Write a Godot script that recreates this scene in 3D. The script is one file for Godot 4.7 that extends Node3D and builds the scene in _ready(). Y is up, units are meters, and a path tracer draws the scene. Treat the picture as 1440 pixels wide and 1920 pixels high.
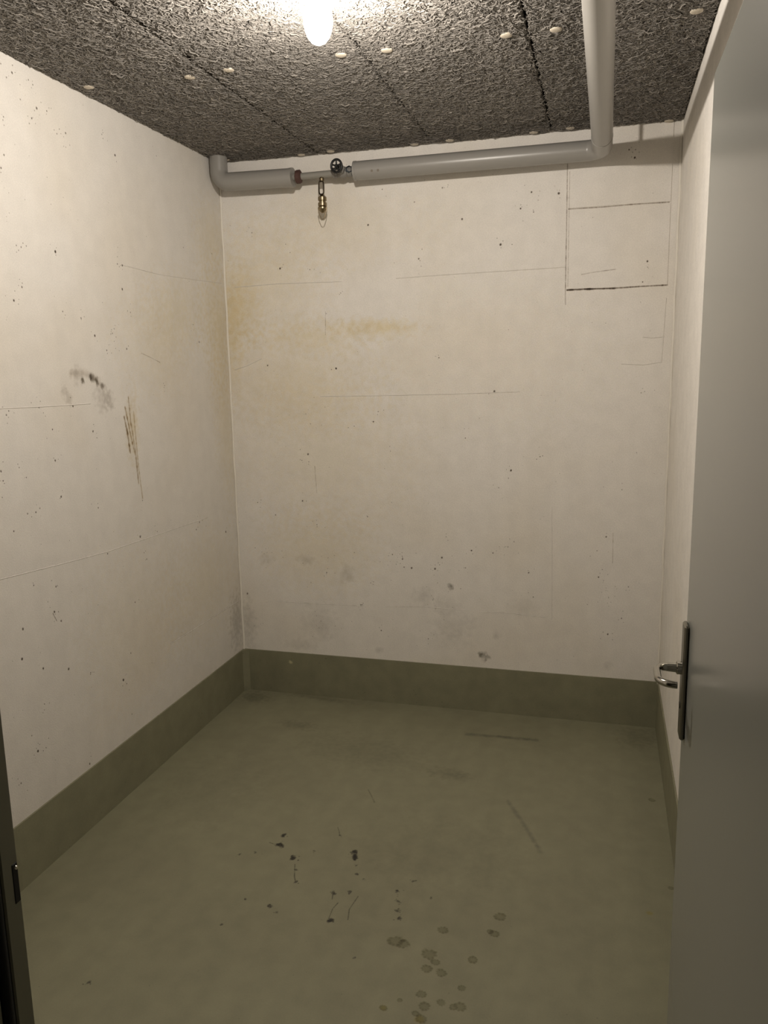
extends Node3D
# A bare cellar room seen through its open door. x runs along the back wall, y up, z from the back wall towards the door; metres.

const W := 1.933          # room width
const D := 2.72           # room depth
const H := 2.45           # underside of the ceiling panels
const TOP := 2.5          # walls run up behind the panels
const LAMP := Vector3(1.02, 2.352, 1.53)

var rng := RandomNumberGenerator.new()


# ---------------------------------------------------------------- helpers

func tag(o: Node, label: String, category := "", kind := "", group := "") -> void:
	o.set_meta("label", label)
	if category: o.set_meta("category", category)
	if kind: o.set_meta("kind", kind)
	if group: o.set_meta("group", group)


func base(called: String, at: Vector3) -> Node3D:
	var o := Node3D.new()
	o.name = called
	o.position = at
	add_child(o, true)
	return o


func begin() -> SurfaceTool:
	var st := SurfaceTool.new()
	st.begin(Mesh.PRIMITIVE_TRIANGLES)
	return st


func obj(called: String, st: SurfaceTool, m: Material, parent: Node = self, origin := Vector3.ZERO) -> MeshInstance3D:
	var o := MeshInstance3D.new()
	o.name = called
	o.mesh = st.commit()
	o.material_override = m
	o.position = origin
	o.cast_shadow = GeometryInstance3D.SHADOW_CASTING_SETTING_ON
	parent.add_child(o, true)
	return o


func tri(st: SurfaceTool, p: Array, n: Array, uv: Array = []) -> void:
	var want: Vector3 = n[0] + n[1] + n[2]
	var face: Vector3 = (p[1] - p[0]).cross(p[2] - p[0])
	var order := [0, 2, 1] if face.dot(want) > 0.0 else [0, 1, 2]
	for k in order:
		st.set_normal(n[k])
		if uv.size(): st.set_uv(uv[k])
		st.add_vertex(p[k])


func quad(st: SurfaceTool, a: Vector3, b: Vector3, c: Vector3, d: Vector3, n: Vector3, uvf = null) -> void:
	var uv := []
	if uvf != null: uv = [uvf.call(a), uvf.call(b), uvf.call(c), uvf.call(d)]
	tri(st, [a, b, c], [n, n, n], [uv[0], uv[1], uv[2]] if uv.size() else [])
	tri(st, [a, c, d], [n, n, n], [uv[0], uv[2], uv[3]] if uv.size() else [])


func box(st: SurfaceTool, lo: Vector3, hi: Vector3, uvf = null) -> void:
	var a := lo; var b := hi
	quad(st, Vector3(a.x, a.y, b.z), Vector3(b.x, a.y, b.z), Vector3(b.x, b.y, b.z), Vector3(a.x, b.y, b.z), Vector3.BACK, uvf)
	quad(st, Vector3(a.x, a.y, a.z), Vector3(b.x, a.y, a.z), Vector3(b.x, b.y, a.z), Vector3(a.x, b.y, a.z), Vector3.FORWARD, uvf)
	quad(st, Vector3(a.x, a.y, a.z), Vector3(a.x, a.y, b.z), Vector3(a.x, b.y, b.z), Vector3(a.x, b.y, a.z), Vector3.LEFT, uvf)
	quad(st, Vector3(b.x, a.y, a.z), Vector3(b.x, a.y, b.z), Vector3(b.x, b.y, b.z), Vector3(b.x, b.y, a.z), Vector3.RIGHT, uvf)
	quad(st, Vector3(a.x, b.y, a.z), Vector3(b.x, b.y, a.z), Vector3(b.x, b.y, b.z), Vector3(a.x, b.y, b.z), Vector3.UP, uvf)
	quad(st, Vector3(a.x, a.y, a.z), Vector3(b.x, a.y, a.z), Vector3(b.x, a.y, b.z), Vector3(a.x, a.y, b.z), Vector3.DOWN, uvf)


# a box with chamfered edges: the six faces pulled in, strips and corners between them
func soft_box(st: SurfaceTool, lo: Vector3, hi: Vector3, c: float, t := Transform3D()) -> void:
	var mid := (lo + hi) / 2.0
	var h := (hi - lo) / 2.0
	var at := func(s: Vector3, axis: int) -> Vector3:
		var v := Vector3(h.x - c, h.y - c, h.z - c)
		v[axis] = h[axis]
		return t * (mid + v * s)
	var nn := func(v: Vector3) -> Vector3: return (t.basis * v).normalized()
	for axis in 3:
		var b := (axis + 1) % 3
		var g := (axis + 2) % 3
		for s in [-1.0, 1.0]:
			var c4 := []
			for k in [[-1, -1], [1, -1], [1, 1], [-1, 1]]:
				var sg := Vector3.ZERO
				sg[axis] = s; sg[b] = k[0]; sg[g] = k[1]
				c4.append(at.call(sg, axis))
			var n := Vector3.ZERO
			n[axis] = s
			quad(st, c4[0], c4[1], c4[2], c4[3], nn.call(n))
			for s2 in [-1.0, 1.0]:      # strip between this axis and b
				var q := []
				for k in [[-1, 0], [1, 0], [1, 1], [-1, 1]]:
					var sg := Vector3.ZERO
					sg[axis] = s; sg[b] = s2; sg[g] = k[0]
					q.append(at.call(sg, axis if k[1] == 0 else b))
				var n2 := Vector3.ZERO
				n2[axis] = s; n2[b] = s2
				quad(st, q[0], q[1], q[2], q[3], nn.call(n2))
	for sx in [-1.0, 1.0]:
		for sy in [-1.0, 1.0]:
			for sz in [-1.0, 1.0]:
				var sg := Vector3(sx, sy, sz)
				var n: Vector3 = nn.call(sg)
				tri(st, [at.call(sg, 0), at.call(sg, 1), at.call(sg, 2)], [n, n, n])


# a round tube along a path, with a radius for every point, closed by flat ends
func tube(st: SurfaceTool, path: Array, radii: Array, sides := 20, caps := true) -> void:
	var rings := []
	var norms := []
	var up := Vector3.UP
	for i in path.size():
		var dir: Vector3 = (path[mini(i + 1, path.size() - 1)] - path[maxi(i - 1, 0)]).normalized()
		if i == 0: up = Vector3.UP if absf(dir.y) < 0.9 else Vector3.RIGHT
		var side := dir.cross(up).normalized()
		up = side.cross(dir).normalized()
		var r: float = radii[i] if i < radii.size() else radii[-1]
		var ring := []
		var nr := []
		for k in sides:
			var a := TAU * k / sides
			var n := side * cos(a) + up * sin(a)
			nr.append(n)
			ring.append(path[i] + n * r)
		rings.append(ring)
		norms.append(nr)
	for i in path.size() - 1:
		for k in sides:
			var j := (k + 1) % sides
			tri(st, [rings[i][k], rings[i][j], rings[i + 1][j]], [norms[i][k], norms[i][j], norms[i + 1][j]])
			tri(st, [rings[i][k], rings[i + 1][j], rings[i + 1][k]], [norms[i][k], norms[i + 1][j], norms[i + 1][k]])
	if caps:
		for e in [0, path.size() - 1]:
			var away: Vector3 = (path[0] - path[1]) if e == 0 else (path[-1] - path[-2])
			away = away.normalized()
			for k in sides:
				tri(st, [path[e], rings[e][k], rings[e][(k + 1) % sides]], [away, away, away])


# a profile of (radius, height) turned about the axis of t (its y)
func lathe(st: SurfaceTool, profile: Array, t: Transform3D, sides := 24) -> void:
	for i in profile.size() - 1:
		var a: Vector2 = profile[i]
		var b: Vector2 = profile[i + 1]
		if a.distance_to(b) < 1e-6: continue
		var out := Vector2(b.y - a.y, a.x - b.x).normalized()
		for k in sides:
			var p := []
			var n := []
			for e in [[a, k], [a, k + 1], [b, k + 1], [b, k]]:
				var ang: float = TAU * e[1] / sides
				var v: Vector2 = e[0]
				p.append(t * Vector3(v.x * cos(ang), v.y, v.x * sin(ang)))
				n.append((t.basis * Vector3(out.x * cos(ang), out.y, out.x * sin(ang))).normalized())
			if a.x > 1e-6: tri(st, [p[0], p[1], p[2]], [n[0], n[1], n[2]])
			if b.x > 1e-6: tri(st, [p[0], p[2], p[3]], [n[0], n[2], n[3]])


func along(axis: Vector3, at: Vector3) -> Transform3D:   # y of the result points along axis
	var y := axis.normalized()
	var x := (Vector3.RIGHT if absf(y.x) < 0.9 else Vector3.BACK).cross(y).normalized()
	return Transform3D(Basis(x, y, x.cross(y)), at)


func bend(a: Vector3, corner: Vector3, b: Vector3, r: float, steps := 10) -> Array:
	var u := (a - corner).normalized()
	var v := (b - corner).normalized()
	var out := [a]
	var c := corner + (u + v) * r
	for i in steps + 1:
		var t := PI / 2 * i / steps
		out.append(c - v * r * cos(t) - u * r * sin(t))
	out.append(b)
	return out


func ring_path(c: Vector3, x: Vector3, y: Vector3, n := 24) -> Array:
	var out := []
	for i in n + 1:
		var a := TAU * i / n
		out.append(c + x * cos(a) + y * sin(a))
	return out


func mat(c: Color, rough: float, metal := 0.0) -> StandardMaterial3D:
	var m := StandardMaterial3D.new()
	m.albedo_color = c
	m.roughness = rough
	m.metallic = metal
	return m


# ---------------------------------------------------------------- computed surfaces (colour, grain, stains of their own)

class Sheet:
	var im: Image
	var hi: Image
	var w: int
	var h: int
	var ppm: float
	var grain: FastNoiseLite

	static func noise(seed_: int, freq: float, octaves: int, ww: int, hh: int, small: int) -> PackedByteArray:
		var n := FastNoiseLite.new()
		n.noise_type = FastNoiseLite.TYPE_SIMPLEX
		n.seed = seed_
		n.frequency = freq * small
		n.fractal_octaves = octaves
		var i := n.get_image(maxi(4, ww / small), maxi(4, hh / small), false, false, false)
		i.convert(Image.FORMAT_L8)
		if small > 1: i.resize(ww, hh, Image.INTERPOLATE_CUBIC)
		return i.get_data()

	func _init(wm: float, hm: float, px: float, seed_: int, tone: Color, tint: Color, amounts: Array, relief: Array) -> void:
		# tone: base colour (sRGB); tint: what the low noise pulls towards; amounts: low, mid, fine; relief: mid, fine
		ppm = px
		w = int(wm * px)
		h = int(hm * px)
		grain = FastNoiseLite.new()
		grain.seed = seed_ + 9
		grain.frequency = 0.045
		grain.fractal_octaves = 3
		var low := noise(seed_, 1.1 / px, 3, w, h, 8)
		var mid := noise(seed_ + 1, 9.0 / px, 3, w, h, 3)
		var fine := noise(seed_ + 2, 0.22, 2, w, h, 1)
		var streak := FastNoiseLite.new()
		streak.seed = seed_ + 3
		streak.frequency = 0.03
		var si := streak.get_image(w / 2, maxi(4, h / 40), false, false, false)
		si.convert(Image.FORMAT_L8)
		si.resize(w, h, Image.INTERPOLATE_CUBIC)
		var st := si.get_data()
		var data := PackedByteArray()
		data.resize(w * h * 3)
		var hd := PackedByteArray()
		hd.resize(w * h)
		var r := tone.r * 255.0
		var g := tone.g * 255.0
		var b := tone.b * 255.0
		var tr := tint.r * 255.0 - r
		var tg := tint.g * 255.0 - g
		var tb := tint.b * 255.0 - b
		var a0: float = amounts[0]
		var a1: float = amounts[1]
		var a2: float = amounts[2]
		var h1: float = relief[0]
		var h2: float = relief[1]
		for i in w * h:
			var l := clampf((low[i] - 110) / 110.0, 0.0, 1.0) * a0
			var k := 1.0 + (mid[i] - 128) / 128.0 * a1 + (fine[i] - 128) / 128.0 * a2 + (st[i] - 128) / 128.0 * a1 * 0.7
			data[i * 3] = clampi(int((r + tr * l) * k), 0, 255)
			data[i * 3 + 1] = clampi(int((g + tg * l) * k), 0, 255)
			data[i * 3 + 2] = clampi(int((b + tb * l) * k), 0, 255)
			hd[i] = clampi(int(150.0 + (mid[i] - 128) * h1 + (fine[i] - 128) * h2 + (st[i] - 128) * h1 * 0.6), 0, 255)
		im = Image.create_from_data(w, h, false, Image.FORMAT_RGB8, data)
		hi = Image.create_from_data(w, h, false, Image.FORMAT_L8, hd)

	# a stain: multiplies the colour by c, softly; u, v in metres from the sheet's corner
	func blot(u: float, v: float, rx: float, ry: float, turn: float, c: Color, strength: float, rough := 0.4, soft := 1.0) -> void:
		var cx := u * ppm
		var cy := v * ppm
		var reach := maxf(rx, ry) * ppm * 1.5 + 1.0
		var ca := cos(turn)
		var sa := sin(turn)
		for y in range(maxi(0, int(cy - reach)), mini(h, int(cy + reach) + 1)):
			for x in range(maxi(0, int(cx - reach)), mini(w, int(cx + reach) + 1)):
				var dx := x + 0.5 - cx
				var dy := y + 0.5 - cy
				var d := Vector2((dx * ca + dy * sa) / (rx * ppm), (dy * ca - dx * sa) / (ry * ppm)).length()
				d += grain.get_noise_2d(x, y) * rough
				var k := clampf((1.0 - d) / soft, 0.0, 1.0) * strength
				if k > 0.003:
					var p := im.get_pixel(x, y)
					im.set_pixel(x, y, Color(lerpf(p.r, p.r * c.r, k), lerpf(p.g, p.g * c.g, k), lerpf(p.b, p.b * c.b, k)))

	func streak(pts: Array, width: float, c: Color, strength: float) -> void:
		for i in pts.size() - 1:
			var a: Vector2 = pts[i]
			var b: Vector2 = pts[i + 1]
			var n := maxi(1, int(a.distance_to(b) / (width * 0.7)))
			for k in n:
				var p := a.lerp(b, (k + 0.5) / n)
				blot(p.x, p.y, width * (0.7 + 0.5 * absf(grain.get_noise_2d(k * 9.0, i * 40.0))), width, 0.0, c, strength * (0.45 + 0.55 * clampf(0.7 + grain.get_noise_2d(k * 7.0, 99.0 + i) * 1.6, 0.0, 1.0)), 0.3, 0.9)

	func dip(u: float, v: float, r: float, depth: float) -> void:
		var cx := u * ppm
		var cy := v * ppm
		var reach := r * ppm * 1.4 + 1.0
		for y in range(maxi(0, int(cy - reach)), mini(h, int(cy + reach) + 1)):
			for x in range(maxi(0, int(cx - reach)), mini(w, int(cx + reach) + 1)):
				var d := Vector2(x + 0.5 - cx, y + 0.5 - cy).length() / (r * ppm)
				var k := clampf(1.5 - d * 1.3, 0.0, 1.0)
				if k > 0.0:
					var p := hi.get_pixel(x, y)
					var q := p.r - k * depth
					hi.set_pixel(x, y, Color(q, q, q))

	func joint(pts: Array, width: float, strength: float) -> void:
		var line := []
		for p in pts: line.append(Vector2(p[0], 2.5 - p[1]))
		streak(line, width, Color(0.50, 0.45, 0.40), strength)
		for i in line.size() - 1:
			for k in 40: 
				var q: Vector2 = line[i].lerp(line[i + 1], k / 40.0)
				dip(q.x, q.y, width, 0.06)

	func pore(u: float, v: float, r: float, dark: float) -> void:
		blot(u, v, r, r * 1.2, 0.3, Color(0.30, 0.26, 0.22), dark, 0.5, 0.6)
		dip(u, v, r * 1.2, 0.5)

	func material(scale_cm: float, rough: float) -> StandardMaterial3D:
		var m := StandardMaterial3D.new()
		m.albedo_texture = ImageTexture.create_from_image(im)
		m.heightmap_enabled = true
		m.heightmap_texture = ImageTexture.create_from_image(hi)
		m.heightmap_scale = scale_cm
		m.roughness = rough
		return m


const LEFT_PORES := [1.351, 2.276, 1.272, 2.345, 1.202, 2.341, 1.155, 2.346, 1.229, 2.305, 1.115, 2.291, 1.071, 2.304, 1.364, 2.170, 1.382, 2.131, 1.173, 1.929, 0.838, 1.930, 0.808, 1.928, 1.342, 1.807, 1.382, 1.765, 0.819, 1.846, 0.359, 2.050, 0.328, 1.919, 0.110, 2.057, 0.524, 2.363, 1.228, 2.412, 1.210, 2.404, 1.323, 2.389, 1.297, 2.409, 0.803, 2.301, 0.316, 1.745, 0.778, 1.767, 0.888, 1.704, 1.071, 1.731, 1.163, 1.747, 1.349, 1.924, 1.329, 1.922, 0.873, 2.351, 1.460, 1.436, 1.449, 1.447, 1.317, 1.450, 1.153, 1.446, 1.058, 1.356, 1.265, 1.281, 1.429, 1.278, 1.403, 1.245, 1.500, 1.248, 1.505, 1.277, 0.272, 1.674, 1.004, 1.677, 0.901, 1.688, 0.942, 1.629, 0.888, 1.636, 0.819, 1.636, 0.576, 1.498, 1.264, 1.379, 1.413, 1.135, 1.376, 1.133, 1.478, 1.094, 1.317, 0.881, 1.417, 0.912, 1.307, 0.763, 1.482, 0.793, 1.498, 0.704, 1.411, 0.641, 1.293, 0.594, 1.182, 0.538, 0.999, 0.439, 0.981, 0.418, 0.940, 0.522, 1.471, 0.391, 1.434, 0.384, 1.491, 0.452, 1.556, 0.328, 1.422, 0.526, 0.963, 0.290, 1.230, 0.225, 0.363, 0.909, 0.395, 0.883, 0.122, 0.818, 0.821, 0.941, 0.702, 0.936, 1.032, 0.923, 0.789, 0.846, 0.888, 0.703, 1.252, 1.162, 0.789, 1.074, 1.064, 1.093, 1.335, 0.802]
const BACK_PORES := [1.012, 0.819, 0.818, 0.658, 0.961, 0.658, 1.099, 0.669, 0.764, 0.715, 1.126, 0.749, 1.221, 0.742, 1.794, 0.620, 1.770, 0.480, 1.716, 0.405, 1.628, 0.532, 0.927, 0.326, 0.704, 0.350, 0.608, 0.465, 0.087, 0.718, 0.444, 0.614, 1.697, 0.833, 1.662, 0.771, 1.671, 0.656, 1.715, 0.567, 1.377, 0.661, 1.286, 0.772, 1.312, 0.796, 0.404, 0.841, 0.650, 0.887, 0.199, 0.881, 0.811, 0.696, 0.853, 0.656, 0.993, 0.711, 1.398, 0.552, 0.950, 0.512, 0.672, 0.582, 0.575, 0.690, 0.035, 0.490, 0.145, 2.152, 0.682, 2.151, 0.322, 2.058, 0.411, 1.981, 0.272, 1.993, 0.551, 1.876, 1.245, 2.039, 1.292, 2.037, 0.901, 2.001, 0.481, 1.791, 0.520, 1.552, 0.192, 1.572, 0.710, 1.361, 0.597, 1.297, 0.687, 1.317, 1.099, 1.246, 1.418, 1.169, 1.754, 1.035, 0.373, 1.169, 0.341, 1.140, 0.760, 1.207, 1.816, 1.432, 1.807, 1.189, 1.223, 1.444, 1.296, 1.108, 1.244, 1.032, 0.337, 0.951, 0.111, 0.938, 0.985, 1.589, 1.806, 1.865, 1.821, 1.943, 1.368, 2.234, 1.325, 2.174, 1.377, 2.157, 1.475, 2.222, 0.885, 2.230, 1.086, 2.149, 0.747, 2.290, 1.004, 2.277, 1.762, 2.360, 1.760, 2.331, 1.738, 2.362]

const LEFT_LINES := [[[1.56, 1.458], [1.30, 1.452], [1.058, 1.450]], [[1.62, 0.972], [1.30, 0.948], [1.037, 0.931], [0.70, 0.924], [0.285, 0.916]], [[0.661, 0.462], [0.35, 0.459], [0.0, 0.459]], [[0.805, 1.930], [0.555, 1.923], [0.30, 1.93], [0.03, 1.939]]]
const BACK_LINES := [[[0.049, 1.922], [0.256, 1.928], [0.556, 1.924]], [[0.80, 1.926], [1.027, 1.931], [1.271, 1.934], [1.507, 1.937]], [[0.44, 1.430], [0.75, 1.432], [1.048, 1.435], [1.33, 1.442]], [[0.028, 1.555], [0.09, 1.572], [0.163, 1.602]], [[0.19, 0.460], [0.40, 0.461], [0.617, 0.464]], [[0.73, 0.468], [0.896, 0.478], [1.10, 0.474]], [[1.16, 0.472], [1.307, 0.474], [1.45, 0.464]], [[1.4705, 0.95], [1.476, 0.70], [1.479, 0.459]], [[1.570, 1.905], [1.62, 1.912], [1.704, 1.919]], [[1.815, 1.653], [1.85, 1.648], [1.895, 1.652]], [[1.897, 1.80], [1.892, 1.63], [1.889, 1.551]], [[1.889, 1.553], [1.82, 1.543], [1.736, 1.549]], [[1.507, 1.849], [1.509, 1.79]]]

const PAINT := Color(0.905, 0.888, 0.862)
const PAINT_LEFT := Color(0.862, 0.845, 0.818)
const PAINT_OLD := Color(0.885, 0.858, 0.810)
const YELLOW := Color(0.965, 0.925, 0.81)
const GREY := Color(0.72, 0.72, 0.71)


func scatter_pores(s: Sheet, list: Array, count: int, wide: float, high: float) -> void:
	for i in list.size() / 2:
		var r := 0.0021 + 0.0030 * pow(rng.randf(), 2.0)
		s.pore(list[i * 2], TOP - list[i * 2 + 1], r, 0.7 + 0.3 * rng.randf())
		for k in rng.randi_range(0, 4):      # a few pinholes round every pore
			s.pore(list[i * 2] + rng.randfn(0, 0.018), TOP - list[i * 2 + 1] + rng.randfn(0, 0.018), 0.0013 + 0.0006 * rng.randf(), 0.5 + 0.3 * rng.randf())
	for i in count:
		s.pore(rng.randf() * wide, rng.randf() * high, 0.0009 + 0.0006 * rng.randf(), 0.2 + 0.35 * rng.randf())


func left_wall_material() -> StandardMaterial3D:
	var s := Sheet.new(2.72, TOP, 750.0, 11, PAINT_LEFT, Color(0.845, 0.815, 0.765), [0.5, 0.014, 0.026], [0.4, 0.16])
	for b in [[0.08, 1.75, 0.20, 0.34, 0.55], [0.10, 2.12, 0.22, 0.20, 0.35], [0.44, 1.80, 0.30, 0.20, 0.30], [0.60, 1.66, 0.35, 0.25, 0.28], [0.06, 1.30, 0.14, 0.5, 0.40], [0.35, 0.62, 0.4, 0.3, 0.30], [0.9, 0.6, 0.4, 0.4, 0.2]]:
		s.blot(b[0], TOP - b[1], b[2], b[3], 0.1, YELLOW, b[4], 0.5, 0.9)
	s.blot(0.05, TOP - 0.36, 0.10, 0.16, 0.0, GREY, 0.45, 0.6, 0.9)
	s.blot(0.82, TOP - 1.35, 0.05, 0.16, -0.1, Color(0.93, 0.88, 0.76), 0.6, 0.5, 1.0)
	# the smudged hand mark and the drips beside it
	s.streak([Vector2(1.158, TOP - 1.547), Vector2(1.10, TOP - 1.558), Vector2(1.03, TOP - 1.54), Vector2(0.975, TOP - 1.50)], 0.018, Color(0.80, 0.77, 0.74), 0.5)
	for b in [[1.090, 1.531, 0.011, 0.85], [1.048, 1.541, 0.012, 0.95], [1.013, 1.524, 0.014, 0.85], [0.985, 1.508, 0.014, 0.5], [1.035, 1.537, 0.018, 0.5]]:
		s.blot(b[0], TOP - b[1], b[2], b[2] * 1.25, 0.2, Color(0.42, 0.39, 0.34), b[3], 0.5, 0.8)
	for b in [[1.192, 1.492, 0.018], [1.172, 1.472, 0.022], [0.95, 1.46, 0.035], [1.12, 1.545, 0.03], [0.99, 1.47, 0.05]]:
		s.blot(b[0], TOP - b[1], b[2], b[2] * 1.3, 0.2, Color(0.76, 0.74, 0.72), 0.4, 0.6, 0.9)
	s.streak([Vector2(0.868, TOP - 1.396), Vector2(0.855, TOP - 1.34), Vector2(0.845, TOP - 1.26)], 0.0075, Color(0.58, 0.50, 0.36), 0.85)
	s.streak([Vector2(0.858, TOP - 1.43), Vector2(0.838, TOP - 1.34), Vector2(0.815, TOP - 1.25)], 0.0068, Color(0.70, 0.63, 0.50), 0.75)
	s.streak([Vector2(0.832, TOP - 1.465), Vector2(0.828, TOP - 1.37), Vector2(0.812, TOP - 1.27), Vector2(0.806, TOP - 1.14)], 0.0068, Color(0.70, 0.63, 0.50), 0.75)
	s.streak([Vector2(0.805, TOP - 1.41), Vector2(0.80, TOP - 1.22), Vector2(0.787, TOP - 1.08)], 0.006, Color(0.82, 0.77, 0.66), 0.7)
	s.streak([Vector2(0.725, TOP - 1.622), Vector2(0.66, TOP - 1.606), Vector2(0.597, TOP - 1.588)], 0.002, Color(0.7, 0.66, 0.6), 0.7)
	s.streak([Vector2(1.343, TOP - 0.80), Vector2(1.328, TOP - 0.77)], 0.003, Color(0.45, 0.42, 0.38), 0.8)
	for l in LEFT_LINES: s.joint(l, 0.0022, 0.42)
	s.joint(LEFT_LINES[2], 0.0032, 0.75)
	s.joint(LEFT_LINES[1], 0.0024, 0.5)
	scatter_pores(s, LEFT_PORES, 420, 2.72, TOP)
	return s.material(0.16, 0.82)


func back_wall_material() -> StandardMaterial3D:
	var s := Sheet.new(W, TOP, 620.0, 23, PAINT, PAINT_OLD, [0.55, 0.014, 0.026], [0.4, 0.16])
	for b in [[0.04, 1.82, 0.15, 0.24, 0.60], [0.02, 1.66, 0.07, 0.30, 0.40], [0.70, 1.720, 0.24, 0.055, 0.55], [0.72, 1.735, 0.20, 0.03, 0.35], [0.40, 1.70, 0.34, 0.10, 0.40], [0.20, 1.95, 0.38, 0.28, 0.35], [0.35, 1.50, 0.45, 0.26, 0.35], [0.40, 0.72, 0.36, 0.24, 0.35], [0.45, 1.15, 0.5, 0.4, 0.28], [0.5, 2.15, 0.6, 0.2, 0.2], [1.2, 1.6, 0.6, 0.4, 0.12]]:
		s.blot(b[0], TOP - b[1], b[2], b[3], 0.04, YELLOW, b[4], 0.38, 0.85)
	for b in [[0.543, 0.612, 0.05, 0.05, 0.40], [0.905, 0.53, 0.06, 0.05, 0.35], [1.008, 0.490, 0.08, 0.05, 0.22], [1.044, 0.40, 0.12, 0.07, 0.25], [1.03, 0.33, 0.10, 0.06, 0.18], [1.237, 0.364, 0.022, 0.026, 0.4], [0.690, 0.251, 0.025, 0.02, 0.4], [0.347, 0.670, 0.06, 0.03, 0.35], [0.144, 0.661, 0.05, 0.03, 0.25], [0.40, 0.36, 0.11, 0.10, 0.30], [0.03, 0.33, 0.05, 0.16, 0.5], [1.353, 0.50, 0.08, 0.05, 0.2], [1.716, 0.263, 0.026, 0.022, 0.3], [0.30, 0.25, 0.10, 0.03, 0.3]]:
		s.blot(b[0], TOP - b[1], b[2], b[3], 0.0, GREY, b[4] * 0.75, 0.5, 1.0)
	s.blot(1.034, TOP - 0.581, 0.019, 0.017, 0.0, Color(0.5, 0.49, 0.46), 0.9, 0.5, 1.0)
	for b in [[1.178, 0.264, 0.026], [1.196, 0.258, 0.016], [1.165, 0.272, 0.014]]:
		s.blot(b[0], TOP - b[1], b[2], b[2], 0.0, Color(0.6, 0.59, 0.56), 0.6, 0.9, 0.8)
	for i in 90:                             # dark specks near the foot of the wall
		var c: Array = [[0.36, 0.665], [0.15, 0.66], [0.41, 0.36], [0.03, 0.34], [0.8, 0.68], [1.0, 0.68], [0.97, 0.5], [1.70, 0.62], [0.39, 1.35]][i % 9]
		s.pore(c[0] + rng.randfn(0, 0.05), TOP - c[1] + rng.randfn(0, 0.045), 0.0012 + 0.0008 * rng.randf(), 0.35 + 0.3 * rng.randf())
	for p in [[[0.403, 1.115], [0.409, 0.989]], [[0.478, 1.80], [0.475, 1.70]], [[1.725, 0.85], [1.727, 0.72]]]:
		s.streak([Vector2(p[0][0], TOP - p[0][1]), Vector2(p[1][0], TOP - p[1][1])], 0.0018, Color(0.72, 0.69, 0.63), 0.7)
	s.blot(0.52, TOP - 1.553, 0.004, 0.006, -0.5, Color(0.35, 0.32, 0.28), 0.9, 0.3, 0.6)
	for l in BACK_LINES: s.joint(l, 0.0022, 0.42)
	for k in [4, 5, 6]: s.joint(BACK_LINES[k], 0.0024, 0.5)
	s.joint([[1.513, 1.847], [1.60, 1.848], [1.70, 1.846], [1.80, 1.849], [1.90, 1.850]], 0.0038, 0.95)
	s.joint([[1.513, 1.847], [1.60, 1.847], [1.70, 1.846]], 0.0045, 0.9)
	s.joint([[1.513, 2.159], [1.65, 2.158], [1.75, 2.160], [1.894, 2.159]], 0.0028, 0.75)
	s.joint([[1.5065, 2.33], [1.508, 2.1], [1.5085, 1.85], [1.510, 1.79]], 0.0028, 0.6)
	s.joint([[1.5165, 2.30], [1.517, 2.1], [1.518, 1.86]], 0.002, 0.3)
	scatter_pores(s, BACK_PORES, 380, W, TOP)
	return s.material(0.16, 0.82)


func plain_wall_material() -> StandardMaterial3D:
	var s := Sheet.new(D, TOP, 360.0, 37, PAINT, PAINT_OLD, [0.4, 0.022, 0.03], [0.5, 0.16])
	scatter_pores(s, [], 160, D, TOP)
	return s.material(0.16, 0.82)


const OLIVE := Color(0.525, 0.518, 0.425)
const OLIVE_DARK := Color(0.495, 0.485, 0.398)


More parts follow.
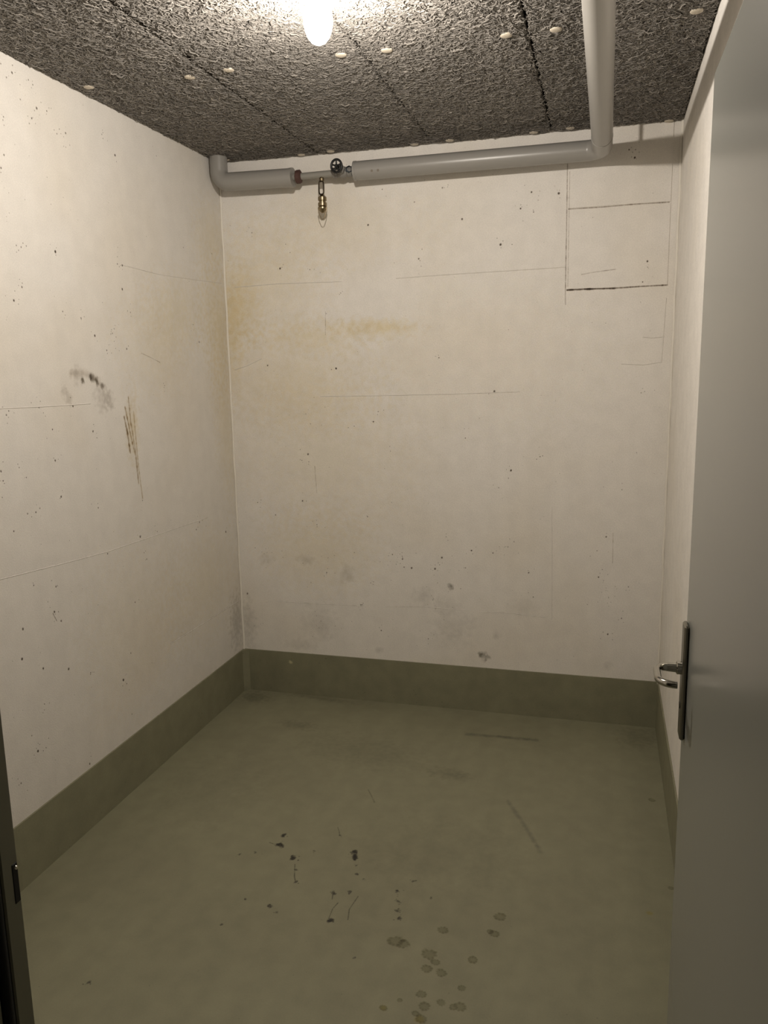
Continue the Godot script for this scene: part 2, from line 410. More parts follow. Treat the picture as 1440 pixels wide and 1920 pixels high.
func floor_material() -> StandardMaterial3D:
	var s := Sheet.new(W, D, 700.0, 51, OLIVE, OLIVE_DARK, [0.55, 0.035, 0.02], [0.4, 0.06])
	var dark := [0.671, 1.142, 9, 0.687, 1.191, 12, 0.672, 1.195, 7, 0.754, 1.252, 10, 0.745, 1.246, 6, 0.934, 1.175, 10, 0.946, 1.203, 9, 0.938, 1.188, 9, 0.858, 1.096, 6, 0.977, 1.282, 5, 0.960, 1.24, 5, 1.002, 1.300, 6, 0.782, 1.309, 5, 0.804, 1.366, 6, 0.620, 1.254, 5, 0.573, 1.275, 5, 0.805, 1.200, 6, 0.687, 1.478, 4, 0.773, 1.490, 7, 0.803, 1.510, 5, 0.671, 1.594, 5, 0.965, 1.507, 9, 0.933, 1.383, 6, 0.940, 1.39, 5, 0.980, 1.367, 6, 1.118, 1.332, 5, 1.130, 1.376, 6, 1.141, 1.419, 5, 1.153, 1.450, 6, 1.223, 1.338, 5, 1.076, 1.628, 4, 1.154, 1.274, 6, 0.433, 1.879, 6]
	for i in dark.size() / 3:
		var r: float = dark[i * 3 + 2] * 0.001
		for k in 4: s.blot(dark[i * 3] + rng.randfn(0, r * 0.9), dark[i * 3 + 1] + rng.randfn(0, r * 0.8), r * 0.45, r * 0.35, rng.randf() * 3.0, Color(0.35, 0.33, 0.29), 0.7, 0.9, 0.8)
		s.blot(dark[i * 3], dark[i * 3 + 1], r * 1.4, r, rng.randf() * 3.0, Color(0.25, 0.23, 0.20), 0.6 + 0.4 * float(r > 0.0075), 0.9, 0.8)
	for l in [[0.834, 1.05, 0.848, 1.075, 0.858, 1.10], [1.011, 1.382, 1.003, 1.445, 1.013, 1.490], [0.962, 1.425, 0.955, 1.455, 0.958, 1.500], [0.768, 1.28, 0.79, 1.34, 0.804, 1.366], [0.64, 1.19, 0.66, 1.195, 0.687, 1.191], [0.935, 1.385, 0.936, 1.40, 0.94, 1.415]]:
		s.streak([Vector2(l[0], l[1]), Vector2(l[2], l[3]), Vector2(l[4], l[5])], 0.0028, Color(0.42, 0.40, 0.36), 0.55)
	for k in 14: s.blot(1.12 + k * 0.0025 + rng.randfn(0, 0.004), 1.33 + k * 0.0085, 0.004, 0.003, 0.0, Color(0.5, 0.48, 0.44), 0.3 + 0.3 * rng.randf(), 0.8, 0.9)
	s.streak([Vector2(0.864, 0.785), Vector2(0.892, 0.83), Vector2(0.914, 0.869)], 0.004, Color(0.75, 0.74, 0.72), 0.7)
	s.streak([Vector2(1.376, 0.740), Vector2(1.46, 0.90), Vector2(1.522, 1.037)], 0.014, Color(0.82, 0.82, 0.84), 0.55)
	s.streak([Vector2(1.138, 0.25), Vector2(1.30, 0.24), Vector2(1.449, 0.237)], 0.018, Color(0.70, 0.70, 0.72), 0.6)
	for b in [[1.144, 0.604, 0.10, 0.05, 0.45], [0.402, 0.33, 0.10, 0.05, 0.45], [0.09, 0.09, 0.10, 0.08, 0.6], [0.40, 0.03, 0.25, 0.03, 0.4], [1.85, 0.12, 0.10, 0.12, 0.4], [0.75, 0.5, 0.3, 0.15, 0.25], [1.2, 1.1, 0.3, 0.2, 0.15], [0.3, 0.9, 0.2, 0.3, 0.15]]:
		s.blot(b[0], b[1], b[2], b[3], 0.1, Color(0.72, 0.71, 0.70), b[4], 0.6, 0.9)
	# dried water drops near the door: a faint fill and a darker rim
	var drops := [1.284, 1.465, 17, 1.167, 1.540, 24, 1.190, 1.546, 20, 1.432, 1.372, 20, 1.412, 1.440, 10, 1.425, 1.446, 16, 1.383, 1.558, 15, 1.266, 1.567, 24, 1.271, 1.620, 17, 1.311, 1.625, 17, 1.289, 1.591, 14, 1.277, 1.707, 15, 1.373, 1.663, 12, 1.229, 1.740, 8, 1.196, 1.772, 11, 1.293, 1.744, 17, 1.363, 1.728, 12, 1.378, 1.724, 18, 1.331, 1.722, 13, 1.294, 1.783, 16, 1.277, 1.771, 10, 1.911, 1.122, 10, 1.882, 0.618, 14]
	for i in drops.size() / 3:
		var r: float = drops[i * 3 + 2] * 0.001
		s.blot(drops[i * 3], drops[i * 3 + 1], r, r * 0.9, 0.4, Color(0.80, 0.79, 0.72), 0.7, 0.35, 0.25)
		for k in 9:
			var a := TAU * k / 9.0 + i
			s.blot(drops[i * 3] + cos(a) * r * 0.75, drops[i * 3 + 1] + sin(a) * r * 0.68, r * 0.3, r * 0.22, a, Color(0.72, 0.70, 0.62), 0.5, 0.6, 0.8)
	for b in [[1.843, 1.254, 0.012], [1.196, 1.772, 0.010], [1.29, 1.785, 0.015]]:
		s.blot(b[0], b[1], b[2], b[2], 0.0, Color(1.0, 0.93, 0.55), 0.6, 0.3, 0.6)
	for i in 160:
		s.blot(rng.randf() * W, rng.randf() * D, 0.0016, 0.0013, 0.0, Color(0.55, 0.53, 0.48), 0.5, 0.4, 0.6)
	return s.material(0.10, 0.52)


# ---------------------------------------------------------------- the setting

func raised_line(st: SurfaceTool, pts: Array, across: Vector3, n: Vector3, wide: float, high: float) -> void:
	for i in pts.size() - 1:
		var a: Vector3 = pts[i]
		var b: Vector3 = pts[i + 1]
		var d := (b - a).normalized()
		var s := d.cross(n).normalized() * wide / 2.0
		var n1 := (s.normalized() + n * 0.8).normalized()
		var n2 := (-s.normalized() + n * 0.8).normalized()
		quad(st, a + s, b + s, b + n * high, a + n * high, n1)
		quad(st, a - s, b - s, b + n * high, a + n * high, n2)


func build_walls() -> void:
	var t := 0.2
	var left_uv := func(p: Vector3) -> Vector2: return Vector2(p.z / 2.72, (TOP - p.y) / TOP)
	var back_uv := func(p: Vector3) -> Vector2: return Vector2(p.x / W, (TOP - p.y) / TOP)
	var floor_uv := func(p: Vector3) -> Vector2: return Vector2(p.x / W, p.z / D)
	var st := begin()
	box(st, Vector3(-t, -0.15, -t), Vector3(W + t, 0, D + t), floor_uv)
	var fl := obj("floor", st, floor_material())
	tag(fl, "olive green painted concrete floor with scuffs and dried drops", "floor", "structure")

	var plain := plain_wall_material()
	st = begin()
	box(st, Vector3(-t, 0, -t), Vector3(0, TOP, D + t), left_uv)
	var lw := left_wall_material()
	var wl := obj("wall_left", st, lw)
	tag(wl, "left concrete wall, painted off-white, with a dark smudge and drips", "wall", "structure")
	var bw := back_wall_material()
	st = begin()
	box(st, Vector3(0, 0, -t), Vector3(W, TOP, 0), back_uv)
	var wb := obj("wall_back", st, bw)
	tag(wb, "back concrete wall, painted off-white, behind the grey pipe", "wall", "structure")
	st = begin()
	box(st, Vector3(W, 0, -t), Vector3(W + t, TOP, D + t), left_uv)
	var wr := obj("wall_right", st, plain)
	tag(wr, "right concrete wall, painted off-white, partly hidden by the open door", "wall", "structure")
	st = begin()
	box(st, Vector3(0, 0, D), Vector3(1.0, TOP, D + t), back_uv)
	box(st, Vector3(1.0, 2.06, D), Vector3(W, TOP, D + t), back_uv)
	box(st, Vector3(1.905, 0, D), Vector3(W, 2.06, D + t), back_uv)
	var wf := obj("wall_front", st, plain)
	tag(wf, "front wall round the doorway, painted off-white", "wall", "structure")

	# lines left by the formwork boards, standing a millimetre proud
	for l in LEFT_LINES:
		var pts := []
		for p in l: pts.append(Vector3(0, p[1], p[0]))
		st = begin()
		raised_line(st, pts, Vector3.UP, Vector3.RIGHT, 0.003, 0.0009)
		obj("formwork_seam", st, mat(PAINT, 0.82), wl)
	for l in BACK_LINES:
		var pts := []
		for p in l: pts.append(Vector3(p[0], p[1], 0))
		st = begin()
		raised_line(st, pts, Vector3.UP, Vector3.BACK, 0.003, 0.0009)
		obj("formwork_seam", st, mat(PAINT, 0.82), wb)
	# the boxed-in strip at the right: two filled panels a little proud of the wall
	for y in [[1.849, 2.156], [2.162, 2.46]]:
		st = begin()
		box(st, Vector3(1.512, y[0], -0.002), Vector3(1.899, y[1], 0.0028), back_uv)
		obj("filled_panel", st, bw, wb)

	# painted-over sealant in the two back corners
	for c in [[0.0, 1.0, "left"], [W, -1.0, "right"]]:
		st = begin()
		var path := []
		for i in 25: path.append(Vector3(c[0] + c[1] * (0.0035 + 0.0012 * sin(i * 2.3)), 0.2 + i * 2.26 / 24.0, 0.0035))
		tube(st, path, [0.0052], 8, true)
		var o := obj("trim_1" if c[1] > 0 else "trim_2", st, mat(Color(0.92, 0.90, 0.86), 0.7))
		tag(o, "painted sealant bead in the %s back corner" % c[2], "trim", "structure")

	# the painted skirting band
	var band := Sheet.new(2.0, 0.25, 500.0, 71, OLIVE, OLIVE_DARK, [0.6, 0.04, 0.025], [0.4, 0.08])
	band.blot(0.245, 0.09, 0.012, 0.008, 0.3, Color(1.5, 1.45, 1.4), 0.8, 0.9, 0.7)
	for i in 40: band.blot(rng.randf() * 2.0, rng.randf() * 0.25, 0.004, 0.003, rng.randf(), Color(0.75, 0.74, 0.7), 0.6, 0.6, 0.8)
	var bm := band.material(0.08, 0.55)
	var k := 0.006
	var b_uv := func(p: Vector3) -> Vector2: return Vector2(p.x / 2.0, 1.0 - p.y / 0.25)
	var bl_uv := func(p: Vector3) -> Vector2: return Vector2((p.z + 0.4) / 2.0, 1.0 - p.y / 0.25)
	st = begin()
	box(st, Vector3(0, 0, 0), Vector3(W, 0.209, k), b_uv)
	tag(obj("baseboard_back", st, bm), "olive green skirting band along the back wall", "skirting", "structure")
	st = begin()
	box(st, Vector3(0, 0, k), Vector3(k, 0.209, D), bl_uv)
	quad(st, Vector3(k, 0, 0.03), Vector3(k, 0.209, 0.03), Vector3(0.03, 0.209, k), Vector3(0.03, 0, k), Vector3(1, 0, 1).normalized(), bl_uv)
	tri(st, [Vector3(k, 0.209, 0.03), Vector3(0.03, 0.209, k), Vector3(k, 0.209, k)], [Vector3.UP, Vector3.UP, Vector3.UP])
	tag(obj("baseboard_left", st, bm), "olive green skirting band along the left wall", "skirting", "structure")
	st = begin()
	box(st, Vector3(W - k, 0, k), Vector3(W, 0.209, D), bl_uv)
	tag(obj("baseboard_right", st, bm), "olive green skirting band along the right wall", "skirting", "structure")
	st = begin()
	box(st, Vector3(k, 0, D - k), Vector3(0.98, 0.209, D), b_uv)
	tag(obj("baseboard_front", st, bm), "olive green skirting band beside the doorway", "skirting", "structure")

	# the dark passage outside the door, where the photographer stands
	var z0 := D + t
	var hall := mat(Color(0.74, 0.72, 0.68), 0.85)
	st = begin()
	box(st, Vector3(-0.9, -0.15, z0), Vector3(3.0, 0, 4.4))
	tag(obj("floor_passage", st, mat(Color(0.34, 0.325, 0.27), 0.6)), "passage floor outside the door", "floor", "structure")
	st = begin()
	box(st, Vector3(-0.9, 2.5, z0), Vector3(3.0, 2.7, 4.4))
	tag(obj("ceiling_passage", st, hall), "passage ceiling outside the door", "ceiling", "structure")
	for s in [["far", Vector3(-0.9, 0, 4.4), Vector3(3.0, 2.5, 4.6)], ["west", Vector3(-1.1, 0, z0), Vector3(-0.9, 2.5, 4.4)], ["east", Vector3(3.0, 0, z0), Vector3(3.2, 2.5, 4.4)], ["hither", Vector3(-0.9, 0, z0 - 0.2), Vector3(-t, 2.5, z0)], ["beside", Vector3(W + t, 0, z0 - 0.2), Vector3(3.0, 2.5, z0)]]:
		st = begin()
		box(st, s[1], s[2])
		tag(obj("wall_passage_" + s[0], st, hall), "passage wall outside the door, %s side" % s[0], "wall", "structure")


func strand_mesh() -> ArrayMesh:     # one curved shaving of wood wool, one unit long
	var st := begin()
	var pts := []
	for i in 7:
		var u := i / 6.0 - 0.5
		pts.append(Vector3(u, 0.02 * sin(u * 5.0), 0.16 * (0.25 - u * u) * 2.0 + 0.05 * sin(u * 9.0)))
	for i in 6:
		var a: Vector3 = pts[i]
		var b: Vector3 = pts[i + 1]
		var s := (b - a).normalized().cross(Vector3.UP).normalized() * 0.024
		var y := Vector3(0, 0.014, 0)
		quad(st, a - s, a + s, b + s, b - s, Vector3.DOWN)
		quad(st, a - s + y, a + s + y, b + s + y, b - s + y, Vector3.UP)
		quad(st, a - s, b - s, b - s + y, a - s + y, -s.normalized())
		quad(st, a + s, b + s, b + s + y, a + s + y, s.normalized())
	return st.commit()


func build_ceiling() -> void:
	var c := base("ceiling", Vector3(0, H, 0))
	tag(c, "ceiling of grey wood-wool panels with white screw caps", "ceiling", "structure")
	var st := begin()
	box(st, Vector3(-0.2, 0.052, -0.2), Vector3(W + 0.2, 0.25, D + 0.2))
	obj("slab", st, mat(Color(0.45, 0.43, 0.40), 0.9), c)
	var board := mat(Color(0.34, 0.32, 0.29), 0.95)
	var wool := mat(Color.WHITE, 0.9)
	wool.vertex_color_use_as_albedo = true
	var strand := strand_mesh()
	var cap := mat(Color(0.80, 0.76, 0.69), 0.5)
	var xs := [0.003, 0.475, 0.970, 1.446, W - 0.005]
	var zs := [0.004, 2.0, D]
	var gaps := [0.0030, 0.0022, 0.0040]
	for row in 2:
		for col in 4:
			var x0: float = xs[col] + (gaps[col - 1] if col > 0 else 0.0)
			var x1: float = xs[col + 1] - (gaps[col] if col < 3 else 0.0)
			var z0: float = zs[row] + 0.002
			var z1: float = zs[row + 1] - 0.002
			var mid := Vector3((x0 + x1) / 2, 0, (z0 + z1) / 2)
			st = begin()
			soft_box(st, Vector3(x0, 0.0035, z0) - mid, Vector3(x1, 0.05, z1) - mid, 0.004)
			var p := obj("ceiling_panel", st, board, c, mid)
			if row == 0 and col == 0: p.rotation = Vector3(0.0022, 0, -0.010)
			if row == 0 and col == 2: p.rotation.z = 0.003
			# the shavings
			var n := int((x1 - x0) * (z1 - z0) * (36000.0 if row == 0 else 9000.0))
			var mm := MultiMesh.new()
			mm.transform_format = MultiMesh.TRANSFORM_3D
			mm.use_colors = true
			mm.mesh = strand
			mm.instance_count = n
			for i in n:
				var long := 0.022 + 0.034 * rng.randf()
				var turn := rng.randf() * TAU
				var at := Vector3.ZERO
				for attempt in 12:
					at = Vector3(rng.randf_range(x0, x1), 0, rng.randf_range(z0, z1))
					var reach := Vector3(absf(cos(turn)) * long * 0.5, 0, absf(sin(turn)) * long * 0.5)
					var slack := 0.0008 if rng.randf() < 0.985 else 0.012
					if at.x - reach.x > x0 - slack and at.x + reach.x < x1 + slack and at.z - reach.z > z0 - slack and at.z + reach.z < z1 + slack: break
					turn = rng.randf() * TAU if attempt < 6 else PI / 2
				at.y = 0.0040 - 0.0045 * rng.randf()
				var wide := rng.randf_range(0.044, 0.066)
				var b := Basis(Vector3.UP, turn) * Basis(Vector3.BACK, rng.randfn(0, 0.045)) * Basis(Vector3.RIGHT, rng.randfn(0, 0.25))
				b = b * Basis.from_scale(Vector3(long, wide, wide * (1.0 if rng.randf() < 0.5 else -1.0)))
				if b.determinant() < 0.0: b = Basis(b.x, -b.y, b.z)
				mm.set_instance_transform(i, Transform3D(b, at - mid))
				var g := 0.215 * exp(rng.randfn(0, 0.22))
				mm.set_instance_color(i, Color(g * 1.03, g * 0.955, g * 0.86))
			var w := MultiMeshInstance3D.new()
			w.name = "wood_wool"
			w.multimesh = mm
			w.material_override = wool
			w.set_meta("kind", "stuff")
			p.add_child(w, true)
			# screw caps: a pair near the long edges, in rows about a metre apart
			var rows := [0.035, 1.008] if row == 0 else [2.05, 2.66]
			for z in rows:
				for x in [x0 + 0.066, x1 - 0.066]:
					var sx: float = x + rng.randfn(0, 0.006)
					if col == 3 and x > 1.7: sx = 1.879
					if col == 0 and x < 0.2: sx = 0.060
					st = begin()
					lathe(st, [Vector2(0.0, -0.0035), Vector2(0.006, -0.0034), Vector2(0.012, -0.0026), Vector2(0.0162, -0.001), Vector2(0.017, 0.001), Vector2(0.017, 0.006)], Transform3D(), 20)
					obj("screw_cap", st, cap, p, Vector3(sx - mid.x, -0.002, z + rng.randfn(0, 0.008) - mid.z))


func build_door_frame() -> void:
	var f := base("trim_3", Vector3(1.032, 0, D))
	tag(f, "dark olive steel door frame at the left edge of the doorway", "door frame", "structure")
	var steel := mat(Color(0.50, 0.495, 0.42), 0.5)
	var st := begin()
	soft_box(st, Vector3(-0.05, 0, 0.0), Vector3(0, 2.03, 0.027), 0.002)
	soft_box(st, Vector3(-0.05, 0, 0.042), Vector3(-0.006, 2.03, 0.215), 0.002)
	soft_box(st, Vector3(-0.09, 0, -0.004), Vector3(-0.03, 2.07, 0.0), 0.0015)
	obj("jamb", st, steel, f)
	st = begin()
	soft_box(st, Vector3(0.845, 0, 0.045), Vector3(0.885, 2.03, 0.215), 0.002)
	obj("jamb", st, steel, f)
	st = begin()
	soft_box(st, Vector3(-0.05, 2.015, 0.045), Vector3(0.885, 2.06, 0.215), 0.002)
	obj("head", st, steel, f)
	st = begin()
	var seal := mat(Color(0.06, 0.06, 0.055), 0.7)
	tube(st, [Vector3(-0.006, 0.0, 0.034), Vector3(-0.006, 2.01, 0.034)], [0.0068], 10)
	tag(obj("gasket", st, seal, f), "black rubber gasket")
	# the strike: a dark slot with a bright screw above it
	st = begin()
	soft_box(st, Vector3(-0.004, 0.938, 0.0015), Vector3(0.0008, 0.990, 0.012), 0.0015)
	var sp := obj("strike_plate", st, mat(Color(0.03, 0.028, 0.022), 0.6), f)
	tag(sp, "black strike slot with a bright screw")
	st = begin()
	lathe(st, [Vector2(0.0026, 0.0), Vector2(0.0022, 0.001), Vector2(0.0, 0.0014)], along(Vector3.RIGHT, Vector3(0.001, 0.983, 0.0055)), 12)
	obj("screw", st, mat(Color(0.9, 0.88, 0.82), 0.25, 0.9), sp)


func build_door() -> void:
	# open inwards; local x runs from the hinge to the free edge, z is the face that looks into the doorway
	var d := base("door_1", Vector3(1.845, 0.012, 2.722))
	tag(d, "grey steel door standing open against the right wall", "door", "structure")
	var dir := Vector3(1.8385 - 1.845, 0, 1.90 - 2.722)
	var wide := dir.length()
	var x := dir / wide
	var n := Vector3(-1, 0, 0)
	n = (n - x * n.dot(x)).normalized()
	d.basis = Basis(x, Vector3.UP, n) 
	var paint := mat(Color(0.530, 0.535, 0.515), 0.24)
	var st := begin()
	soft_box(st, Vector3(0, 0, -0.045), Vector3(wide, 2.006, 0), 0.0025)
	obj("door_leaf", st, paint, d)
	var chrome := mat(Color(0.66, 0.65, 0.62), 0.16, 1.0)
	var hx := wide - 0.036
	var hy := 0.985
	st = begin()
	soft_box(st, Vector3(hx - 0.019, hy - 0.135, 0.0002), Vector3(hx + 0.019, hy + 0.085, 0.0092), 0.003)
	var pl := obj("handle_plate", st, mat(Color(0.50, 0.49, 0.45), 0.3, 1.0), d)
	tag(pl, "long brushed metal plate")
	st = begin()
	lathe(st, [Vector2(0.0, 0.0012), Vector2(0.0068, 0.0012), Vector2(0.0075, 0.0)], along(Vector3.BACK, Vector3(hx, hy - 0.072, 0.0092)), 16)
	obj("keyhole_rosette", st, mat(Color(0.2, 0.19, 0.17), 0.4, 1.0), pl)
	# lever: neck out of the plate, grip back towards the hinge, end curling to the door
	st = begin()
	lathe(st, [Vector2(0.0125, 0.0), Vector2(0.0125, 0.008), Vector2(0.0105, 0.0095)], along(Vector3.BACK, Vector3(hx, hy, 0.009)), 20)
	obj("collar", st, chrome, pl)
	st = begin()
	var z := 0.054
	var long := 0.086
	var path := bend(Vector3(hx, hy, 0.008), Vector3(hx, hy, z), Vector3(hx - long / 2, hy, z), 0.020, 10)
	path.remove_at(path.size() - 1)
	path.append_array(bend(Vector3(hx - long / 2, hy, z), Vector3(hx - long, hy, z), Vector3(hx - long, hy, 0.024), 0.027, 10))
	tube(st, path, [0.0098, 0.0082, 0.0080, 0.0078, 0.0076, 0.0074, 0.0072, 0.007, 0.0068, 0.0066], 18)
	tag(obj("lever", st, chrome, d), "polished metal lever with a returned end")


func build_pipe() -> void:
	var y := 2.348
	var z := 0.1
	var o := base("heating_pipe", Vector3(0.6, y, z))
	tag(o, "grey insulated pipe under the ceiling with a valve on the back wall", "pipe")
	var off := -o.position
	var jacket := mat(Color(0.575, 0.565, 0.545), 0.32)
	var cutm := mat(Color(0.50, 0.47, 0.43), 0.8)
	var R := 0.0372
	var shift := func(path: Array) -> Array:
		var out := []
		for p in path: out.append(p + off)
		return out
	# left jacket: out of the ceiling, round the bend, along the wall
	var st := begin()
	tube(st, shift.call(bend(Vector3(0.05, 2.50, z), Vector3(0.05, y + 0.002, z), Vector3(0.386, y - 0.004, z), 0.045, 12)), [R], 28)
	var j := obj("insulation_jacket", st, jacket, o)
	st = begin()
	tube(st, shift.call([Vector3(0.378, y - 0.004, z), Vector3(0.3895, y - 0.004, z)]), [R + 0.0016], 28)
	obj("end_collar", st, jacket, j)
	# right jacket: along the wall, round the corner, under the ceiling to the door wall
	st = begin()
	tube(st, shift.call(bend(Vector3(0.662, y, z), Vector3(1.64, y, z), Vector3(1.64, y, 0.6), 0.06, 14)), [R], 28)
	j = obj("insulation_jacket", st, jacket, o)
	st = begin()
	tube(st, shift.call([Vector3(1.64, y, 0.595), Vector3(1.64, y - 0.014, D)]), [R], 28)
	obj("insulation_jacket", st, jacket, o)
	st = begin()
	tube(st, shift.call([Vector3(0.658, y, z), Vector3(0.668, y, z)]), [R + 0.0014], 28)
	obj("end_collar", st, jacket, j)
	for sx in [0.742, 0.768]:
		st = begin()
		lathe(st, [Vector2(0.005, 0.0), Vector2(0.005, 0.0015), Vector2(0.0, 0.002)], along(Vector3(0, -0.35, 1), Vector3(sx, y - 0.0125, z + 0.0345) + off), 12)
		obj("plug", st, cutm, j)
	# a joint tape on the ceiling run and the bend
	st = begin()
	tube(st, shift.call([Vector3(1.64, y, 0.285 - 0.004), Vector3(1.64, y, 0.285 + 0.004)]), [R + 0.0012], 28)
	var cl := obj("hanger", st, mat(Color(0.6, 0.59, 0.57), 0.4), o)
	st = begin()
	tube(st, shift.call([Vector3(1.64, y + 0.03, 0.285), Vector3(1.64, 2.46, 0.285)]), [0.0055], 12)
	obj("hanger_rod", st, mat(Color(0.5, 0.49, 0.47), 0.4, 0.8), cl)
	# bare pipe between the jackets
	st = begin()
	tube(st, shift.call([Vector3(0.383, y - 0.003, z), Vector3(0.667, y - 0.001, z)]), [0.0138], 20)
	obj("bare_pipe", st, mat(Color(0.54, 0.53, 0.50), 0.5), o)
	# rusty union
	st = begin()
	lathe(st, [Vector2(0.014, -0.013), Vector2(0.021, -0.012), Vector2(0.0275, -0.009), Vector2(0.028, 0.006), Vector2(0.024, 0.0095), Vector2(0.018, 0.012), Vector2(0.014, 0.013)], along(Vector3.RIGHT, Vector3(0.4135, y - 0.003, z) + off), 8)
	tag(obj("union_nut", st, mat(Color(0.30, 0.205, 0.18), 0.75), o), "rusty red-brown union nut")
	# gate valve
	var vx := 0.607
	st = begin()
	var grey := mat(Color(0.50, 0.49, 0.47), 0.55)
	lathe(st, [Vector2(0.014, -0.042), Vector2(0.020, -0.042), Vector2(0.021, -0.024), Vector2(0.017, -0.020), Vector2(0.022, -0.008), Vector2(0.0235, 0.0), Vector2(0.022, 0.008), Vector2(0.017, 0.020), Vector2(0.021, 0.024), Vector2(0.020, 0.042), Vector2(0.014, 0.042)], along(Vector3.RIGHT, Vector3(vx, y, z) + off), 16)
	lathe(st, [Vector2(0.017, 0.0), Vector2(0.017, 0.030), Vector2(0.020, 0.031), Vector2(0.020, 0.040), Vector2(0.011, 0.044), Vector2(0.009, 0.058)], along(Vector3(-0.03, 0.12, 1), Vector3(vx, y, z) + off), 8)
	var v := obj("gate_valve", st, grey, o)
	st = begin()
	var hub := Vector3(vx - 0.003, y + 0.009, z + 0.070) + off
	var ax := Vector3(-0.08, -0.05, 1).normalized()
	var wx := Vector3.UP.cross(ax).normalized()
	var wy := ax.cross(wx).normalized()
	tube(st, ring_path(hub, wx * 0.0225, wy * 0.0245, 28), [0.0047], 10, false)
	lathe(st, [Vector2(0.0, 0.007), Vector2(0.006, 0.0065), Vector2(0.0078, 0.003), Vector2(0.0078, -0.006), Vector2(0.005, -0.014)], along(ax, hub), 14)
	for k in 5:
		var a := TAU * k / 5.0 + 0.31
		var tip := hub + wx * cos(a) * 0.0225 + wy * sin(a) * 0.0245
		tube(st, [hub + (tip - hub) * 0.2, tip], [0.0036, 0.0032], 8, false)
	tag(obj("handwheel", st, mat(Color(0.045, 0.047, 0.045), 0.45), v), "black spoked handwheel")
	st = begin()
	lathe(st, [Vector2(0.011, -0.012), Vector2(0.0145, -0.011), Vector2(0.0145, 0.006), Vector2(0.011, 0.009)], along(Vector3(0.5, 0.1, 1), Vector3(0.640, y + 0.004, z + 0.018) + off), 6)
	obj("test_plug", st, mat(Color(0.30, 0.33, 0.36), 0.4, 0.5), v)
	# drain cock under the bare pipe
	var tx := 0.515
	var brass := mat(Color(0.60, 0.545, 0.44), 0.3, 1.0)
	var t := Transform3D(Basis(), Vector3(tx, 0, z) + Vector3(off.x, 0, off.z))
	var q := func(p: Array) -> Array:
		var out := []
		for e in p: out.append(Vector2(e[0], e[1] + off.y))
		return out
	st = begin()
	lathe(st, q.call([[0.0, 2.268], [0.006, 2.267], [0.013, 2.260], [0.0185, 2.256], [0.0185, 2.243], [0.0145, 2.241], [0.0145, 2.236], [0.019, 2.234], [0.019, 2.222], [0.0150, 2.219], [0.0195, 2.216], [0.0195, 2.210], [0.012, 2.200], [0.006, 2.194], [0.0, 2.193]]), t, 10)
	var dc := obj("drain_cock", st, brass, o)
	tag(dc, "brass drain cock hanging below the bare pipe")
	st = begin()
	lathe(st, q.call([[0.0075, 2.340], [0.0105, 2.330], [0.0105, 2.320], [0.0065, 2.316], [0.0, 2.315]]), t, 10)
	obj("collar", st, brass, dc)
	st = begin()
	var ey := Vector3(tx, 2.292, z + 0.009) + off
	var loop := []
	for i in 25:
		var a := TAU * i / 24.0
		loop.append(ey + Vector3(0.0105 * signf(cos(a)) * pow(absf(cos(a)), 0.5), 0.026 * signf(sin(a)) * pow(absf(sin(a)), 0.6), 0.0))
	tube(st, loop, [0.0032], 8, false)
	tag(obj("key", st, mat(Color(0.24, 0.21, 0.17), 0.35, 0.9), dc), "dark looped key of the drain cock")
	st = begin()
	var wire := []
	for i in 29:
		var a := PI * i / 28.0
		wire.append(Vector3(tx + 0.0185 * cos(a) * (1.0 - 0.25 * sin(a)), 2.214 - 0.046 * sin(a), z + 0.004) + off)
	tube(st, wire, [0.0016], 6, false)
	obj("retaining_wire", st, mat(Color(0.62, 0.56, 0.46), 0.35, 1.0), dc)


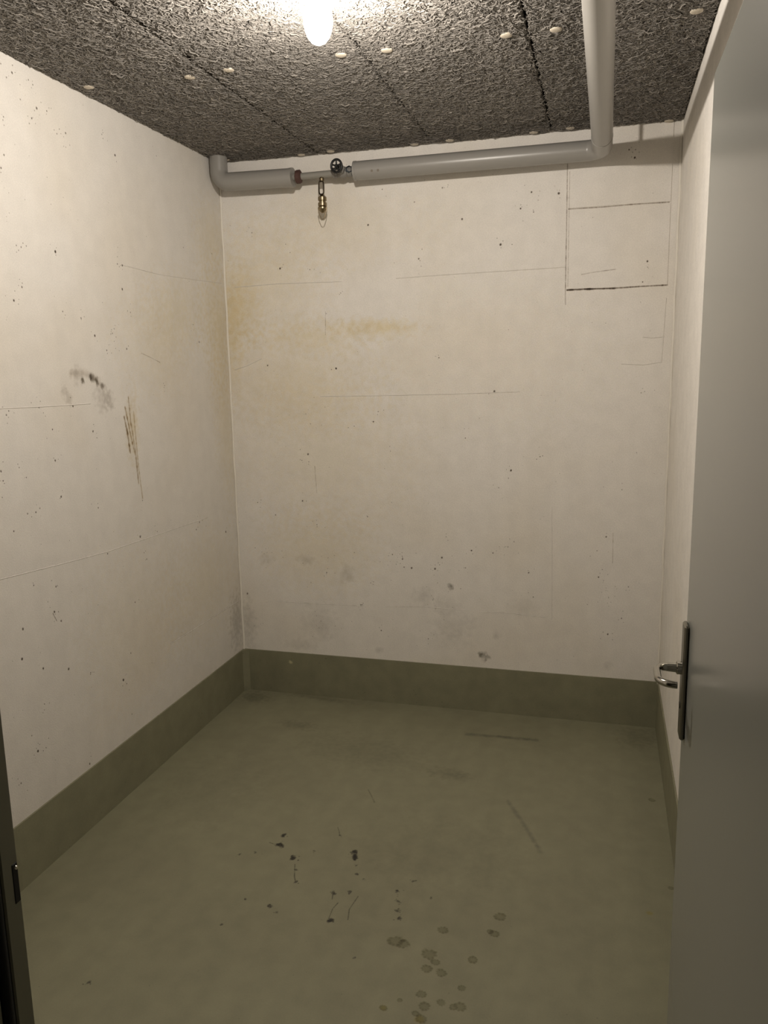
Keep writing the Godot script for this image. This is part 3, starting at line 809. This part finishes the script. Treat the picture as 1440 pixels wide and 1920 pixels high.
func build_lamp() -> void:
	var o := base("ceiling_lamp", Vector3(LAMP.x, H, LAMP.z))
	tag(o, "lit bare bulb hanging from a white socket on the ceiling", "lamp")
	var st := begin()
	lathe(st, [Vector2(0.0, 0.012), Vector2(0.044, 0.012), Vector2(0.046, -0.004), Vector2(0.042, -0.016), Vector2(0.025, -0.022), Vector2(0.0225, -0.030), Vector2(0.0215, -0.058), Vector2(0.019, -0.061), Vector2(0.0, -0.0615)], Transform3D(), 32)
	obj("socket", st, mat(Color(0.80, 0.78, 0.74), 0.45), o)
	st = begin()
	lathe(st, [Vector2(0.0, -0.0605), Vector2(0.0165, -0.0606), Vector2(0.018, -0.066), Vector2(0.0255, -0.078), Vector2(0.0315, -0.092), Vector2(0.034, -0.108), Vector2(0.0335, -0.122), Vector2(0.0305, -0.137), Vector2(0.025, -0.150), Vector2(0.017, -0.160), Vector2(0.008, -0.1645), Vector2(0.0, -0.1655)], Transform3D(), 36)
	var glow := mat(Color(1, 1, 1), 0.4)
	glow.emission_enabled = true
	glow.emission = Color(1.0, 0.96, 0.90)
	glow.emission_energy_multiplier = 6.0
	obj("bulb", st, glow, o)
	var l := OmniLight3D.new()
	l.name = "bulb_light"
	l.position = Vector3(0, LAMP.y - H, 0)
	l.light_color = Color(1.0, 0.962, 0.915)
	l.light_energy = 0.90
	l.light_size = 0.022
	l.omni_range = 8.0
	l.omni_attenuation = 2.0
	l.shadow_enabled = true
	o.add_child(l, true)


func _ready() -> void:
	rng.seed = 20240
	var cam := Camera3D.new()
	cam.name = "camera"
	cam.fov = rad_to_deg(2.0 * atan(960.0 / 1499.1))
	cam.near = 0.02
	cam.far = 50.0
	cam.position = Vector3(1.68206, 1.54873, 3.42429)
	cam.basis = Basis(Vector3.UP, 0.27161) * Basis(Vector3.RIGHT, -0.177617) * Basis(Vector3.BACK, -0.019085)
	add_child(cam)
	cam.current = true

	var env := Environment.new()
	env.background_mode = Environment.BG_COLOR
	env.background_color = Color.BLACK
	env.tonemap_mode = Environment.TONE_MAPPER_LINEAR
	env.tonemap_exposure = 1.15
	env.sdfgi_enabled = true
	env.ssao_enabled = true
	env.ssil_enabled = true
	var we := WorldEnvironment.new()
	we.name = "environment"
	we.environment = env
	add_child(we)

	build_walls()
	build_ceiling()
	build_door_frame()
	build_door()
	build_pipe()
	build_lamp()
